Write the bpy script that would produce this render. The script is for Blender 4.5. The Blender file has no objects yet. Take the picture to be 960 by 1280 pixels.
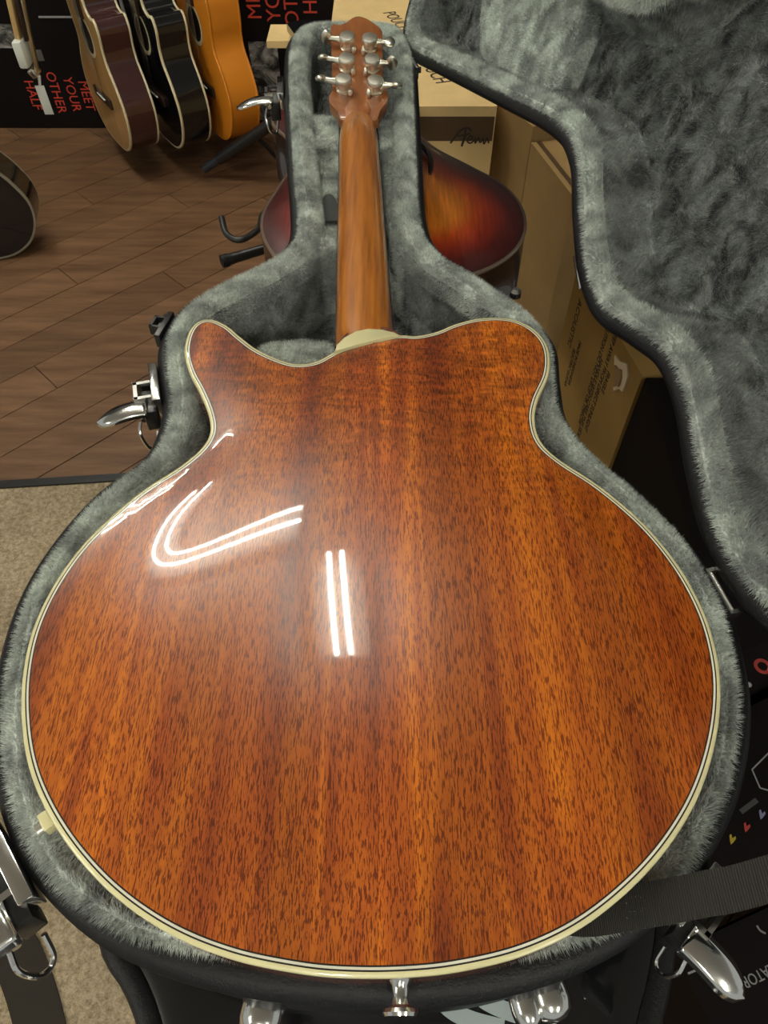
import bpy, bmesh, math, random
import numpy as np
from mathutils import Vector, Matrix, geometry
random.seed(4); RNG = np.random.default_rng(4)
S = bpy.context.scene
COL = S.collection
# ---------------------------------------------------------------- camera
F = 900.0; CH = 1.30; P = math.radians(52)
cd = bpy.data.cameras.new('camera'); cam = bpy.data.objects.new('camera', cd); COL.objects.link(cam)
cam.location = (0, 0, CH); cam.rotation_euler = (math.radians(90) - P, 0, 0)
cd.sensor_fit = 'VERTICAL'; cd.sensor_height = 36.0; cd.lens = F * 36.0 / 1280.0
cd.clip_start = 0.02
S.camera = cam
# ---------------------------------------------------------------- world and exposure
W = bpy.data.worlds.new('world'); S.world = W; W.use_nodes = True
W.node_tree.nodes['Background'].inputs[0].default_value = (0.90, 0.92, 0.86, 1)
W.node_tree.nodes['Background'].inputs[1].default_value = 0.25
S.view_settings.view_transform = 'Standard'; S.view_settings.look = 'None'
S.view_settings.exposure = 0.62; S.view_settings.gamma = 1.0
# ceiling fixtures: x, y, length along y, tube strength
# each fixture: centre line of the pair, half spacing, tube radius, trough half width
FIXTURES = [([(-.190, 1.575), (-.142, 1.135)], .026, .0075, .10),
            ([(-.38, 1.82), (-.75, 1.775), (-1.05, 1.775), (-1.24, 1.83), (-1.37, 1.97), (-1.45, 2.2), (-1.50, 2.5), (-1.51, 2.85)], .045, .0080, .12),
            ([(-.3, -1.5), (-.3, -2.75)], .06, .016, .16), ([(-3.0, -.3), (-3.0, -1.6)], .06, .016, .16), ([(1.6, -1.6), (1.6, -2.8)], .06, .016, .16)]  # last three are added out of view to brighten the room
FIXLAB = ['short two-tube ceiling light above the neck end of the open case', 'two-tube ceiling light bent around a corner above the acoustic guitars', 'added two-tube ceiling light, unseen, straight behind the photographer', 'added two-tube ceiling light, unseen, far off to the left of the carpet', 'added two-tube ceiling light, unseen, behind the photographer to the right']
CEIL = 2.75
TUBE = 68.0; TROUGH = 0.45
# ---------------------------------------------------------------- maths helpers
fw = np.array([0, math.cos(P), -math.sin(P)]); upv = np.array([0, math.sin(P), math.cos(P)])
CAM = np.array([0, 0, CH])
def ray(x, y): return fw + np.array([1.0, 0, 0]) * (x - 480) / F + upv * (640 - y) / F
def U(x, y, z):
    d = ray(x, y); return Vector(CAM + d * ((z - CH) / d[2]))
def UP(x, y, p0, n):
    d = ray(x, y); p0 = np.array(p0); n = np.array(n)
    return Vector(CAM + d * (((p0 - CAM) @ n) / (d @ n)))
def UY(x, y, Y):
    d = ray(x, y); return Vector(CAM + d * (Y / d[1]))
def smooth_closed(pts, n):
    P_ = [np.array(p[:2], float) for p in pts]; m = len(P_); out = []
    for i in range(m):
        a, b, c, d = P_[i-1], P_[i], P_[(i+1) % m], P_[(i+2) % m]
        for k in range(12):
            t = k / 12
            out.append(0.5*((2*b)+(-a+c)*t+(2*a-5*b+4*c-d)*t*t+(-a+3*b-3*c+d)*t**3))
    out = np.array(out); return resample(out, n)
def resample(pts, n):
    q = np.vstack([pts, pts[:1]]); L = np.r_[0, np.cumsum(np.linalg.norm(np.diff(q, axis=0), axis=1))]
    s = np.linspace(0, L[-1], n, endpoint=False)
    return np.c_[np.interp(s, L, q[:, 0]), np.interp(s, L, q[:, 1])]
def area(p): x, y = p[:, 0], p[:, 1]; return 0.5*np.sum(x*np.roll(y, -1)-np.roll(x, -1)*y)
def inward(p, win=3):
    t = np.roll(p, -1, 0) - np.roll(p, 1, 0)
    for _ in range(win): t = (np.roll(t, 1, 0) + t + np.roll(t, -1, 0)) / 3
    t /= np.linalg.norm(t, axis=1)[:, None]
    n = np.c_[-t[:, 1], t[:, 0]]
    return n if area(p) > 0 else -n
def spline(pts, n=8):
    P_ = [Vector(p) for p in pts]; P_ = [P_[0]*2-P_[1]] + P_ + [P_[-1]*2-P_[-2]]; out = []
    for i in range(1, len(P_)-2):
        a, b, c, d = P_[i-1:i+3]
        for k in range(n):
            t = k/n
            out.append(0.5*((2*b)+(-a+c)*t+(2*a-5*b+4*c-d)*t*t+(-a+3*b-3*c+d)*t**3))
    out.append(P_[-2]); return out
# ---------------------------------------------------------------- object helpers
def mesh(name, v, f, mat=None, parent=None, smooth=True, angle=None):
    me = bpy.data.meshes.new(name); me.from_pydata([tuple(map(float, p)) for p in v], [], f); me.update()
    return link(name, me, mat, parent, smooth, angle)
def link(name, me, mat=None, parent=None, smooth=True, angle=None):
    if mat: me.materials.append(mat)
    o = bpy.data.objects.new(name, me); COL.objects.link(o)
    if smooth:
        me.polygons.foreach_set('use_smooth', [True]*len(me.polygons))
        if angle is not None: me.set_sharp_from_angle(angle=math.radians(angle))
    if parent:
        o.parent = parent
        o.matrix_parent_inverse = wm(parent).inverted()
    return o
def wm(o):
    m = o.matrix_basis.copy()
    if o.parent: m = wm(o.parent) @ o.matrix_parent_inverse @ m
    return m
def thing(name, label, cat, loc=(0, 0, 0), group=None):
    o = bpy.data.objects.new(name, None); COL.objects.link(o); o.location = loc; o.empty_display_size = .05
    o['label'] = label; o['category'] = cat
    if group: o['group'] = group
    return o
def tag(o, label, cat, group=None):
    o['label'] = label; o['category'] = cat
    if group: o['group'] = group
    return o
def bm_obj(name, bm, mat, parent=None, smooth=True, angle=40):
    me = bpy.data.meshes.new(name); bm.normal_update(); bm.to_mesh(me); bm.free()
    return link(name, me, mat, parent, smooth, angle)
def box(name, size, mat, parent=None, M=None, bev=0.0, seg=2, loc=None):
    bm = bmesh.new(); bmesh.ops.create_cube(bm, size=1)
    for v in bm.verts: v.co = Vector((v.co.x*size[0], v.co.y*size[1], v.co.z*size[2]))
    if bev: bmesh.ops.bevel(bm, geom=bm.edges[:], offset=bev, segments=seg, profile=.5, affect='EDGES')
    if loc: M = Matrix.Translation(loc)
    if M is not None: bm.transform(M)
    return bm_obj(name, bm, mat, parent)
def tube_bm(bm, pts, r, seg=10, caps=True):
    pts = [Vector(p) for p in pts]; rings = []
    N = None
    for i, p in enumerate(pts):
        t = (pts[min(i+1, len(pts)-1)] - pts[max(i-1, 0)]).normalized()
        if N is None:
            N = t.cross(Vector((0, 0, 1)));
            if N.length < .1: N = t.cross(Vector((1, 0, 0)))
        N = (N - t*N.dot(t)).normalized(); B = t.cross(N)
        rr = r[i] if hasattr(r, '__len__') else r
        rings.append([bm.verts.new(p + (N*math.cos(a)+B*math.sin(a))*rr) for a in [2*math.pi*k/seg for k in range(seg)]])
    for a, b in zip(rings, rings[1:]):
        for k in range(seg): bm.faces.new((a[k], a[(k+1) % seg], b[(k+1) % seg], b[k]))
    if caps: bm.faces.new(rings[0][::-1]); bm.faces.new(rings[-1])
def tube(name, pts, r, mat, parent=None, seg=10):
    bm = bmesh.new(); tube_bm(bm, pts, r, seg); return bm_obj(name, bm, mat, parent)
def lathe(name, prof, mat, parent=None, M=None, seg=20):
    bm = bmesh.new(); rings = []
    for r, z in prof: rings.append([bm.verts.new((r*math.cos(2*math.pi*k/seg), r*math.sin(2*math.pi*k/seg), z)) for k in range(seg)])
    for a, b in zip(rings, rings[1:]):
        for k in range(seg): bm.faces.new((a[k], a[(k+1) % seg], b[(k+1) % seg], b[k]))
    bm.faces.new(rings[0][::-1]); bm.faces.new(rings[-1])
    if M is not None: bm.transform(M)
    return bm_obj(name, bm, mat, parent)
def prism(name, pts, z0, z1, mat, parent=None, M=None, bev=0, smooth=True):
    bm = bmesh.new(); pts = list(pts)
    if area(np.array([p[:2] for p in pts])) < 0: pts = pts[::-1]
    a = [bm.verts.new((p[0], p[1], z0)) for p in pts]; b = [bm.verts.new((p[0], p[1], z1)) for p in pts]; n = len(pts)
    f0 = bm.faces.new(a[::-1]); f1 = bm.faces.new(b)
    for k in range(n): bm.faces.new((a[k], a[(k+1) % n], b[(k+1) % n], b[k]))
    if bev:
        es = [e for e in bm.edges if all(abs(v.co.z-z1) < 1e-7 for v in e.verts) or all(abs(v.co.z-z0) < 1e-7 for v in e.verts)]
        bmesh.ops.bevel(bm, geom=es, offset=bev, segments=3, profile=.5, affect='EDGES')
    if M is not None: bm.transform(M)
    return bm_obj(name, bm, mat, parent, smooth)
def rings_mesh(rings, close=False):
    v = [p for r in rings for p in r]; n = len(rings[0]); f = []
    for i in range(len(rings)-1):
        for k in range(n): f.append((i*n+k, i*n+(k+1) % n, (i+1)*n+(k+1) % n, (i+1)*n+k))
    return v, f
def frame(o, x, z):
    x = Vector(x).normalized(); z = Vector(z); z = (z - x*z.dot(x)).normalized(); y = z.cross(x)
    return Matrix(((x.x, y.x, z.x, o[0]), (x.y, y.y, z.y, o[1]), (x.z, y.z, z.z, o[2]), (0, 0, 0, 1)))
def text_mesh(body, size, M, mat, name='lettering', parent=None, ext=0.0003, shear=0, align='CENTER', xs=1.0):
    cu = bpy.data.curves.new(name, 'FONT'); cu.body = body; cu.size = size; cu.extrude = ext; cu.align_x = align; cu.align_y = 'CENTER'; cu.shear = shear
    cu.resolution_u = 3
    t = bpy.data.objects.new(name, cu); COL.objects.link(t)
    bpy.context.view_layer.update()
    me = bpy.data.meshes.new_from_object(t.evaluated_get(bpy.context.evaluated_depsgraph_get()))
    bpy.data.objects.remove(t)
    me.transform(M @ Matrix.Diagonal((xs, 1, 1, 1))); me.materials.clear()
    return link(name, me, mat, parent, smooth=False)
def ribbon(name, pts, w, up_, mat, parent=None, th=.0004):
    pts = spline(pts, 6); up_ = Vector(up_).normalized(); v = []; f = []
    for i, p in enumerate(pts):
        t = (pts[min(i+1, len(pts)-1)] - pts[max(i-1, 0)]).normalized(); s = t.cross(up_)
        ww = (w[0] + (w[1]-w[0])*i/(len(pts)-1)) if hasattr(w, '__len__') else w
        v += [p - s*ww/2 + up_*th, p + s*ww/2 + up_*th, p + s*ww/2, p - s*ww/2]
    for i in range(len(pts)-1):
        a = 4*i; b = a+4
        for k in range(4): f.append((a+k, a+(k+1) % 4, b+(k+1) % 4, b+k))
    f += [(0, 1, 2, 3), (4*len(pts)-1, 4*len(pts)-2, 4*len(pts)-3, 4*len(pts)-4)]
    return mesh(name, v, f, mat, parent, smooth=False)
# ---------------------------------------------------------------- materials
def M_(name, col, rough=.5, metal=0, coat=0, spec=.5, emis=None, sheen=0):
    m = bpy.data.materials.new(name); m.use_nodes = True; b = m.node_tree.nodes['Principled BSDF']
    b.inputs['Base Color'].default_value = (*col, 1); b.inputs['Roughness'].default_value = rough
    b.inputs['Metallic'].default_value = metal; b.inputs['Coat Weight'].default_value = coat
    b.inputs['Coat Roughness'].default_value = .03; b.inputs['Specular IOR Level'].default_value = spec
    b.inputs['Sheen Weight'].default_value = sheen
    if emis: b.inputs['Emission Color'].default_value = (*emis[0], 1); b.inputs['Emission Strength'].default_value = emis[1]
    return m
def N(m, t, **kw):
    n = m.node_tree.nodes.new(t)
    for k, v in kw.items(): setattr(n, k, v)
    return n
def L(m, a, b): m.node_tree.links.new(a, b)
def noise(m, scale, vec=(1, 1, 1), detail=3, rough=.5, rot=(0, 0, 0), dist=0, coord='Object'):
    tc = N(m, 'ShaderNodeTexCoord'); mp = N(m, 'ShaderNodeMapping'); mp.inputs['Scale'].default_value = vec; mp.inputs['Rotation'].default_value = rot
    nz = N(m, 'ShaderNodeTexNoise'); nz.inputs['Scale'].default_value = scale; nz.inputs['Detail'].default_value = detail
    nz.inputs['Roughness'].default_value = rough; nz.inputs['Distortion'].default_value = dist
    L(m, tc.outputs[coord], mp.inputs[0]); L(m, mp.outputs[0], nz.inputs[0]); return nz
def ramp(m, src, stops, interp='LINEAR'):
    r = N(m, 'ShaderNodeValToRGB'); r.color_ramp.interpolation = interp; e = r.color_ramp.elements
    while len(e) < len(stops): e.new(.5)
    for q, (p, c) in zip(e, stops): q.position = p; q.color = (*c, 1) if len(c) == 3 else c
    L(m, src, r.inputs[0]); return r
def mix(m, a, b, fac, mode='MIX'):
    x = N(m, 'ShaderNodeMix', data_type='RGBA', blend_type=mode)
    for s, i in ((a, 6), (b, 7), (fac, 0)):
        if isinstance(s, tuple): x.inputs[i].default_value = (*s, 1)
        elif isinstance(s, (float, int)): x.inputs[i].default_value = s
        else: L(m, s, x.inputs[i])
    return x.outputs[2]
def B(m): return m.node_tree.nodes['Principled BSDF']
def bump(m, src, strength, dist):
    b = N(m, 'ShaderNodeBump'); b.inputs['Strength'].default_value = strength; b.inputs['Distance'].default_value = dist
    L(m, src, b.inputs['Height']); L(m, b.outputs[0], B(m).inputs['Normal']); return b
G = lambda v: (v, v, v)
# mahogany with a gloss lacquer: pores, ribbon stripes, cross figure near the neck
mahog = M_('mahogany_lacquer', (.4, .1, .02), .30, coat=1.0)
wave = noise(mahog, 9, (1, .35, 1), 2)
stripe = noise(mahog, 34, (1, .035, 1), 2, .55, dist=.4)
c_st = ramp(mahog, stripe.outputs[0], [(.30, (.25, .047, .007)), (.46, (.44, .100, .009)), (.58, (.62, .172, .010)), (.72, (.42, .090, .009))])
pore = noise(mahog, 1350, (1, .085, 1), 2, .6)
pr = ramp(mahog, pore.outputs[0], [(.42, G(0)), (.50, G(1))])
c1 = mix(mahog, mix(mahog, c_st.outputs[0], (.36, .25, .25), .95, 'MULTIPLY'), c_st.outputs[0], pr.outputs[0])
fig = noise(mahog, 26, (1, 3.4, 1), 3, .6, dist=1.2)
fr = ramp(mahog, fig.outputs[0], [(.36, (.52, .50, .6)), (.60, (1.12, 1.08, 1.0))])
tc = N(mahog, 'ShaderNodeTexCoord'); sx = N(mahog, 'ShaderNodeSeparateXYZ'); L(mahog, tc.outputs['Object'], sx.inputs[0])
mr = N(mahog, 'ShaderNodeMapRange'); mr.inputs[1].default_value = .27; mr.inputs[2].default_value = .45; mr.inputs[3].default_value = 0; mr.inputs[4].default_value = .85; L(mahog, sx.outputs[1], mr.inputs[0])
c2 = mix(mahog, c1, mix(mahog, c1, fr.outputs[0], 1.0, 'MULTIPLY'), mr.outputs[0])
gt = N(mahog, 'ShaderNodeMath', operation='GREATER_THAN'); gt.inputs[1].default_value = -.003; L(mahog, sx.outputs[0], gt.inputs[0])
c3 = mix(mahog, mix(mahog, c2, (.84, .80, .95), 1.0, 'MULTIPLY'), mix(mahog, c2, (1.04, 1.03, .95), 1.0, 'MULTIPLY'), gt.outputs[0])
band = noise(mahog, 15, (1, .02, 1), 1, .4, dist=.2); mb = ramp(mahog, band.outputs[0], [(.34, (.62, .55, .6)), (.5, (1, 1, 1)), (.66, (1.22, 1.25, 1.1))])
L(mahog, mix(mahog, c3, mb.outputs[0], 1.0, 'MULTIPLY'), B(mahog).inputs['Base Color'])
side_wood = M_('mahogany_side', (.13, .028, .008), .4, coat=1)
nz = noise(side_wood, 200, (1, .1, 1), 2); L(side_wood, ramp(side_wood, nz.outputs[0], [(.4, (.10, .02, .006)), (.6, (.22, .05, .012))]).outputs[0], B(side_wood).inputs['Base Color'])
neck_wood = M_('neck_lacquer', (.4, .13, .02), .35, coat=1)
nz = noise(neck_wood, 160, (1, .05, 1), 3, .6); L(neck_wood, ramp(neck_wood, nz.outputs[0], [(.3, (.27, .078, .009)), (.5, (.44, .140, .013)), (.7, (.55, .20, .024))]).outputs[0], B(neck_wood).inputs['Base Color'])
head_wood = M_('headstock_lacquer', (.27, .07, .016), .4, coat=.8)
nz = noise(head_wood, 90, (1, .1, 1), 3, .6); L(head_wood, ramp(head_wood, nz.outputs[0], [(.3, (.19, .052, .009)), (.7, (.33, .105, .016))]).outputs[0], B(head_wood).inputs['Base Color'])
cream = M_('cream_plastic', (.74, .69, .38), .3, coat=.6)
white_line = M_('white_purfling', (.78, .76, .62), .3, coat=.8)
black_line = M_('black_purfling', (.012, .008, .006), .35, coat=.8)
rosewood = M_('rosewood', (.03, .014, .008), .45)
chrome = M_('chrome', (.80, .80, .78), .13, 1)
nickel = M_('nickel', (.85, .82, .70), .28, 1)
blacksteel = M_('black_hardware', (.015, .015, .015), .35)
leather = M_('black_leatherette', (.008, .008, .009), .45, spec=.3)
nz = noise(leather, 420, (1, 1, 1), 3, .7, coord='Object'); bump(leather, nz.outputs[0], .55, .0012)
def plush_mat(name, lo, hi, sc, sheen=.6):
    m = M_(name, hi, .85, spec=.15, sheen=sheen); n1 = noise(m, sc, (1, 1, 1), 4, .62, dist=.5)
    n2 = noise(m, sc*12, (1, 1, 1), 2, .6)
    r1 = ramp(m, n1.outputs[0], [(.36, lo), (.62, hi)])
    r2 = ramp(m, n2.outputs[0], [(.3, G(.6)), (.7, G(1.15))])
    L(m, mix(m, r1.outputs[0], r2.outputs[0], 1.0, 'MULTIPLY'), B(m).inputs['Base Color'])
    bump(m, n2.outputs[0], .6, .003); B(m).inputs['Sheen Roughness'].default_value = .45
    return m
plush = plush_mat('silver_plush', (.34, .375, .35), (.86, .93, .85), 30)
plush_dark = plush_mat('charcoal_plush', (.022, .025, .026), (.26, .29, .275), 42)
plush_shaded = plush_mat('shaded_plush', (.08, .09, .088), (.42, .46, .43), 26)  # lining plush with the shade of the recessed walls put into its colour
glossblack = M_('gloss_black', (.006, .006, .007), .16, coat=.6)
blackpaper = M_('black_print', (.007, .005, .005), .6, spec=.12)
redink = M_('red_ink', (.62, .055, .025), .6)
greyink = M_('grey_ink', (.30, .30, .30), .6)
darkink = M_('dark_ink', (.03, .022, .015), .7)
def card(name, c):
    m = M_(name, c, .75, spec=.2); n = noise(m, 14, (1, 1, 1), 4, .6)
    r = ramp(m, n.outputs[0], [(.3, tuple(.86*x for x in c)), (.7, c)]); L(m, r.outputs[0], B(m).inputs['Base Color']); return m
card_a = card('cardboard', (.80, .58, .27)); card_b = card('brown_cardboard', (.36, .23, .095))
tape_shade = M_('brown_tape_shade', (.10, .06, .03), .3)  # real tape on the brown carton, painted shade on the tan box
webbing = M_('black_webbing', (.02, .019, .016), .7)
wv = N(webbing, 'ShaderNodeTexWave'); wv.inputs['Scale'].default_value = 260; wv.bands_direction = 'X'
tcw = N(webbing, 'ShaderNodeTexCoord'); L(webbing, tcw.outputs['Object'], wv.inputs[0]); bump(webbing, wv.outputs[0], .8, .001)
L(webbing, ramp(webbing, wv.outputs[0], [(0, (.008, .008, .007)), (1, (.05, .046, .036))]).outputs[0], B(webbing).inputs['Base Color'])
dark_band = M_('dark_matt', (.035, .030, .024), .9, spec=.1)
floor_wood = M_('floor_planks', (.12, .07, .04), .5, spec=.35)
oi = N(floor_wood, 'ShaderNodeObjectInfo')
nz = noise(floor_wood, 30, (.12, 1, 1), 4, .65, rot=(0, 0, -math.radians(45)))
base = ramp(floor_wood, nz.outputs[0], [(.3, (.095, .047, .022)), (.7, (.20, .108, .055))])
tone = ramp(floor_wood, oi.outputs['Random'], [(0, G(.95)), (1, G(1.25))])
L(floor_wood, mix(floor_wood, base.outputs[0], tone.outputs[0], 1.0, 'MULTIPLY'), B(floor_wood).inputs['Base Color'])
underfloor = M_('floor_gap', (.02, .012, .008), .8)
carpet_m = M_('beige_carpet', (.3, .24, .15), .95, spec=.05)
n1 = noise(carpet_m, 130, (1, 1, 1), 5, .8); n2 = noise(carpet_m, 7, (1, 1, 1), 3)
L(carpet_m, mix(carpet_m, ramp(carpet_m, n1.outputs[0], [(.35, (.26, .195, .115)), (.65, (.68, .55, .37))]).outputs[0], ramp(carpet_m, n2.outputs[0], [(.3, G(.8)), (.7, G(1.1))]).outputs[0], 1.0, 'MULTIPLY'), B(carpet_m).inputs['Base Color'])
bump(carpet_m, n1.outputs[0], .9, .006)
wall_m = M_('painted_wall', (.05, .045, .042), .7); ceil_m = M_('ceiling_paint', (.62, .60, .55), .8)
spruce = M_('natural_spruce', (.62, .36, .12), .3, coat=.8)
nz = noise(spruce, 60, (1, .03, .03), 2); L(spruce, ramp(spruce, nz.outputs[0], [(.3, (.50, .27, .08)), (.7, (.66, .40, .14))]).outputs[0], B(spruce).inputs['Base Color'])
darkred = M_('dark_red_side', (.045, .012, .012), .2, coat=1)
amber = M_('amber_lacquer', (.70, .235, .012), .42, coat=.15)
paleb = M_('pale_binding', (.68, .60, .38), .35)
maple = M_('maple', (.60, .40, .16), .4)
whitep = M_('white_plastic', (.75, .78, .70), .4)
tubem = M_('tube_glow', (1, 1, 1), .5, emis=((1.0, .97, .86), TUBE)); troughm = M_('reflector_glow', (.22, .22, .20), .6, emis=((1.0, .96, .84), TROUGH))
# ---------------------------------------------------------------- the setting
def struct(o): o['kind'] = 'structure'; return o
flo = struct(box('floor', (7, 7.4, .06), underfloor, loc=(0, 1.4, -.04)))
pd = math.radians(45)
def clip_half(poly, a, b, c):      # keep a*x+b*y<=c
    out = []
    for i in range(len(poly)):
        p, q = poly[i], poly[(i+1) % len(poly)]; fp = a*p[0]+b*p[1]-c; fq = a*q[0]+b*q[1]-c
        if fp <= 0: out.append(p)
        if fp*fq < 0: t = fp/(fp-fq); out.append((p[0]+(q[0]-p[0])*t, p[1]+(q[1]-p[1])*t))
    return out
nplank = 0
e1 = U(0, 611, 0); e2 = U(130, 603, 0); edge_dir = (e2 - e1); sl = edge_dir.y/edge_dir.x
def plank_region(x0, x1, ylo, yhi, tilt):
    """planks laid at 45 degrees, clipped to the region; ylo(x)=ylo+tilt*x"""
    global nplank
    w, l = .125, 1.22; ca, sa = math.cos(pd), math.sin(pd)
    for i in range(-30, 45):
        off = (i*.41) % 1 * l
        for j in range(-4, 6):
            u0, u1 = j*l+off, (j+1)*l+off-.0025; v0, v1 = i*w, (i+1)*w-.0025
            poly = [(u*ca - v*sa, u*sa + v*ca) for u, v in ((u0, v0), (u1, v0), (u1, v1), (u0, v1))]
            for h in ((-1, 0, -x0), (1, 0, x1), (0, 1, yhi), (tilt, -1, -ylo)):
                poly = clip_half(poly, *h)
                if len(poly) < 3: break
            if len(poly) < 3 or abs(area(np.array(poly))) < .004: continue
            prism('plank', poly, -.012, random.uniform(-.0006, 0), floor_wood, flo, smooth=False); nplank += 1
ey = e1.y - sl*e1.x
plank_region(-2.3, .75, ey, 2.93, sl)
plank_region(.22, .62, -.35, ey+.2, sl)
pc = [(-2.6, ey-2.6*sl), (.215, ey+.215*sl), (.215, -1.8), (-2.6, -1.8)]
carp = struct(prism('carpet', pc, -.010, .004, carpet_m, smooth=False))
cb = struct(prism('trim_1', [(-2.6, ey-2.6*sl-.004), (.21, ey+.21*sl-.004), (.21, ey+.21*sl+.018), (-2.6, ey-2.6*sl+.018)], -.004, .009, blacksteel, smooth=False))
struct(box('wall_back', (7, .1, 2.9), wall_m, loc=(0, 3.03, 1.4)))
ceil = struct(box('ceiling', (9, 9, .05), ceil_m, loc=(0, .5, CEIL+.12)))
def offs(path, d):
    path = [Vector((x, y, 0)) for x, y in path]
    if len(path) > 2: path = spline(path, 5)
    out = []
    for i, p in enumerate(path):
        t = (path[min(i+1, len(path)-1)] - path[max(i-1, 0)]).normalized(); out.append(p + Vector((-t.y, t.x, 0))*d + Vector((0, 0, CEIL)))
    return out
for (path, hsp, tr_, tw_), flab in zip(FIXTURES, FIXLAB):
    c_ = path[len(path)//2]; t = thing('ceiling_light', flab, 'light', (c_[0], c_[1], CEIL), group='ceiling fixtures above the shop')
    a_, b_ = offs(path, -tw_), offs(path, tw_); n_ = len(a_); up3 = Vector((0, 0, .05)); up4 = Vector((0, 0, .07))
    v = [p+up3 for p in a_]+[p+up3 for p in b_]+[p+up4 for p in a_]+[p+up4 for p in b_]; f = []
    for i in range(n_-1): f += [(i, i+1, n_+i+1, n_+i), (3*n_+i, 3*n_+i+1, 2*n_+i+1, 2*n_+i), (2*n_+i, 2*n_+i+1, i+1, i), (n_+i, n_+i+1, 3*n_+i+1, 3*n_+i)]
    mesh('reflector', v, f, troughm, t, smooth=False)
    for s_ in (-1, 1):
        pts = offs(path, s_*hsp); tube('tube', pts, tr_, tubem, t, 12)
        for q_ in (pts[0], pts[-1]): box('socket', (.02, .02, .05), whitep, t, loc=(q_.x, q_.y, CEIL+.03))
# ---------------------------------------------------------------- the guitar lying face down in the case
ZG = .885; ZR = .85
gpx = [(418,440),(395,452),(370,455),(345,448),(320,436),(300,421),(283,407),(262,399),(245,404),(235,418),(231,440),(237,465),(250,490),(261,518),(263,540),(252,560),(225,583),(180,612),(140,645),(100,685),(65,735),(40,790),(28,850),(28,910),(38,965),(62,1020),(100,1075),(150,1125),(215,1168),(290,1198),(370,1215),(430,1221),(500,1221),(570,1214),(650,1195),(720,1163),(780,1118),(830,1065),(868,1005),(890,945),(900,885),(898,830),(882,770),(850,710),(805,655),(750,608),(700,575),(676,552),(668,525),(672,500),(685,470),(687,445),(680,425),(662,408),(635,398),(600,398),(570,405),(545,415),(520,420),(500,419),(470,424),(440,432)]
gout = smooth_closed([U(x, y, ZG) for x, y in gpx], 420)
gin = inward(gout, 4)
guitar = thing('hollow_body_guitar', 'glossy mahogany double-cutaway guitar lying face down in the open plush-lined case, its back upwards', 'guitar', (-.01, .3, .79))
GD = .082
def gring(o, z): return [(p[0]+n[0]*o, p[1]+n[1]*o, z) for p, n in zip(gout, gin)]
v, f = rings_mesh([gring(.0, ZG-.0055), gring(.0, ZG-GD+.006)]); mesh('side', v, f, side_wood, guitar)
v, f = rings_mesh([gring(.004, ZG-.0058), gring(-.0003, ZG-.0058), gring(-.0004, ZG-.0010), gring(.0003, ZG), gring(.0022, ZG+.0001)]); mesh('binding', v, f, cream, guitar)
v, f = rings_mesh([gring(.0022, ZG+.0001), gring(.0030, ZG+.0002)]); mesh('black_purfling', v, f, black_line, guitar)
v, f = rings_mesh([gring(.0030, ZG+.0002), gring(.0042, ZG+.0002)]); mesh('white_purfling', v, f, white_line, guitar)
v, f = rings_mesh([gring(.0042, ZG+.0002), gring(.0050, ZG+.0002)]); mesh('inner_purfling', v, f, black_line, guitar)
# arched back: Delaunay mesh, height from a membrane equation
def membrane(bound, step, maxh, shape):
    bl = [Vector((p[0], p[1])) for p in bound]; n = len(bl)
    x0, y0 = bound.min(0); x1, y1 = bound.max(0); pts = list(bl)
    xs = np.arange(x0, x1, step); ys = np.arange(y0, y1, step*.866)
    gx = []
    for j, yy in enumerate(ys):
        for xx in xs + (step/2 if j % 2 else 0): gx.append((xx, yy))
    gx = np.array(gx)
    a = bound; b = np.roll(bound, -1, 0); inside = np.zeros(len(gx), bool)
    for (ax, ay), (bx, by) in zip(a, b):
        c = ((ay > gx[:, 1]) != (by > gx[:, 1])); inside ^= c & (gx[:, 0] < (bx-ax)*(gx[:, 1]-ay)/(by-ay+1e-15)+ax)
    gx = gx[inside]
    d = np.min(np.linalg.norm(gx[:, None, :]-bound[None, ::2, :], axis=2), axis=1); gx = gx[d > step*.6]
    pts += [Vector((float(x), float(y))) for x, y in gx]
    r = geometry.delaunay_2d_cdt(pts, [(i, (i+1) % n) for i in range(n)], [], 1, 1e-7)
    V = np.array([(p.x, p.y) for p in r[0]]); T = np.array([t for t in r[2] if len(t) == 3])
    orig = r[3]; isb = np.array([any(k < n for k in o) for o in orig])
    I = []; J = []; Wt = []; A = np.zeros(len(V))
    for k in range(3):
        i, j, o = T[:, k], T[:, (k+1) % 3], T[:, (k+2) % 3]
        e1_ = V[i]-V[o]; e2_ = V[j]-V[o]; cr = np.abs(e1_[:, 0]*e2_[:, 1]-e1_[:, 1]*e2_[:, 0])+1e-12
        w = .5*np.clip((e1_*e2_).sum(1)/cr, .01, 20); I += [i, j]; J += [j, i]; Wt += [w, w]; np.add.at(A, i, cr/6)
    I = np.concatenate(I); J = np.concatenate(J); Wt = np.concatenate(Wt)
    D = np.bincount(I, Wt, len(V)); free = ~isb
    def Ax(x):
        x = np.where(free, x, 0); y = D*x - np.bincount(I, Wt*x[J], len(V)); return np.where(free, y, 0)
    bb = np.where(free, A, 0); x = np.zeros(len(V)); rr = bb - Ax(x); p = rr.copy(); rs = rr @ rr
    for _ in range(900):
        Ap = Ax(p); al = rs/(p @ Ap); x += al*p; rr -= al*Ap; rn = rr @ rr
        if rn < 1e-16*(bb @ bb): break
        p = rr + rn/rs*p; rs = rn
    h = x/x.max()
    return V, T, shape(h)*maxh
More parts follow.
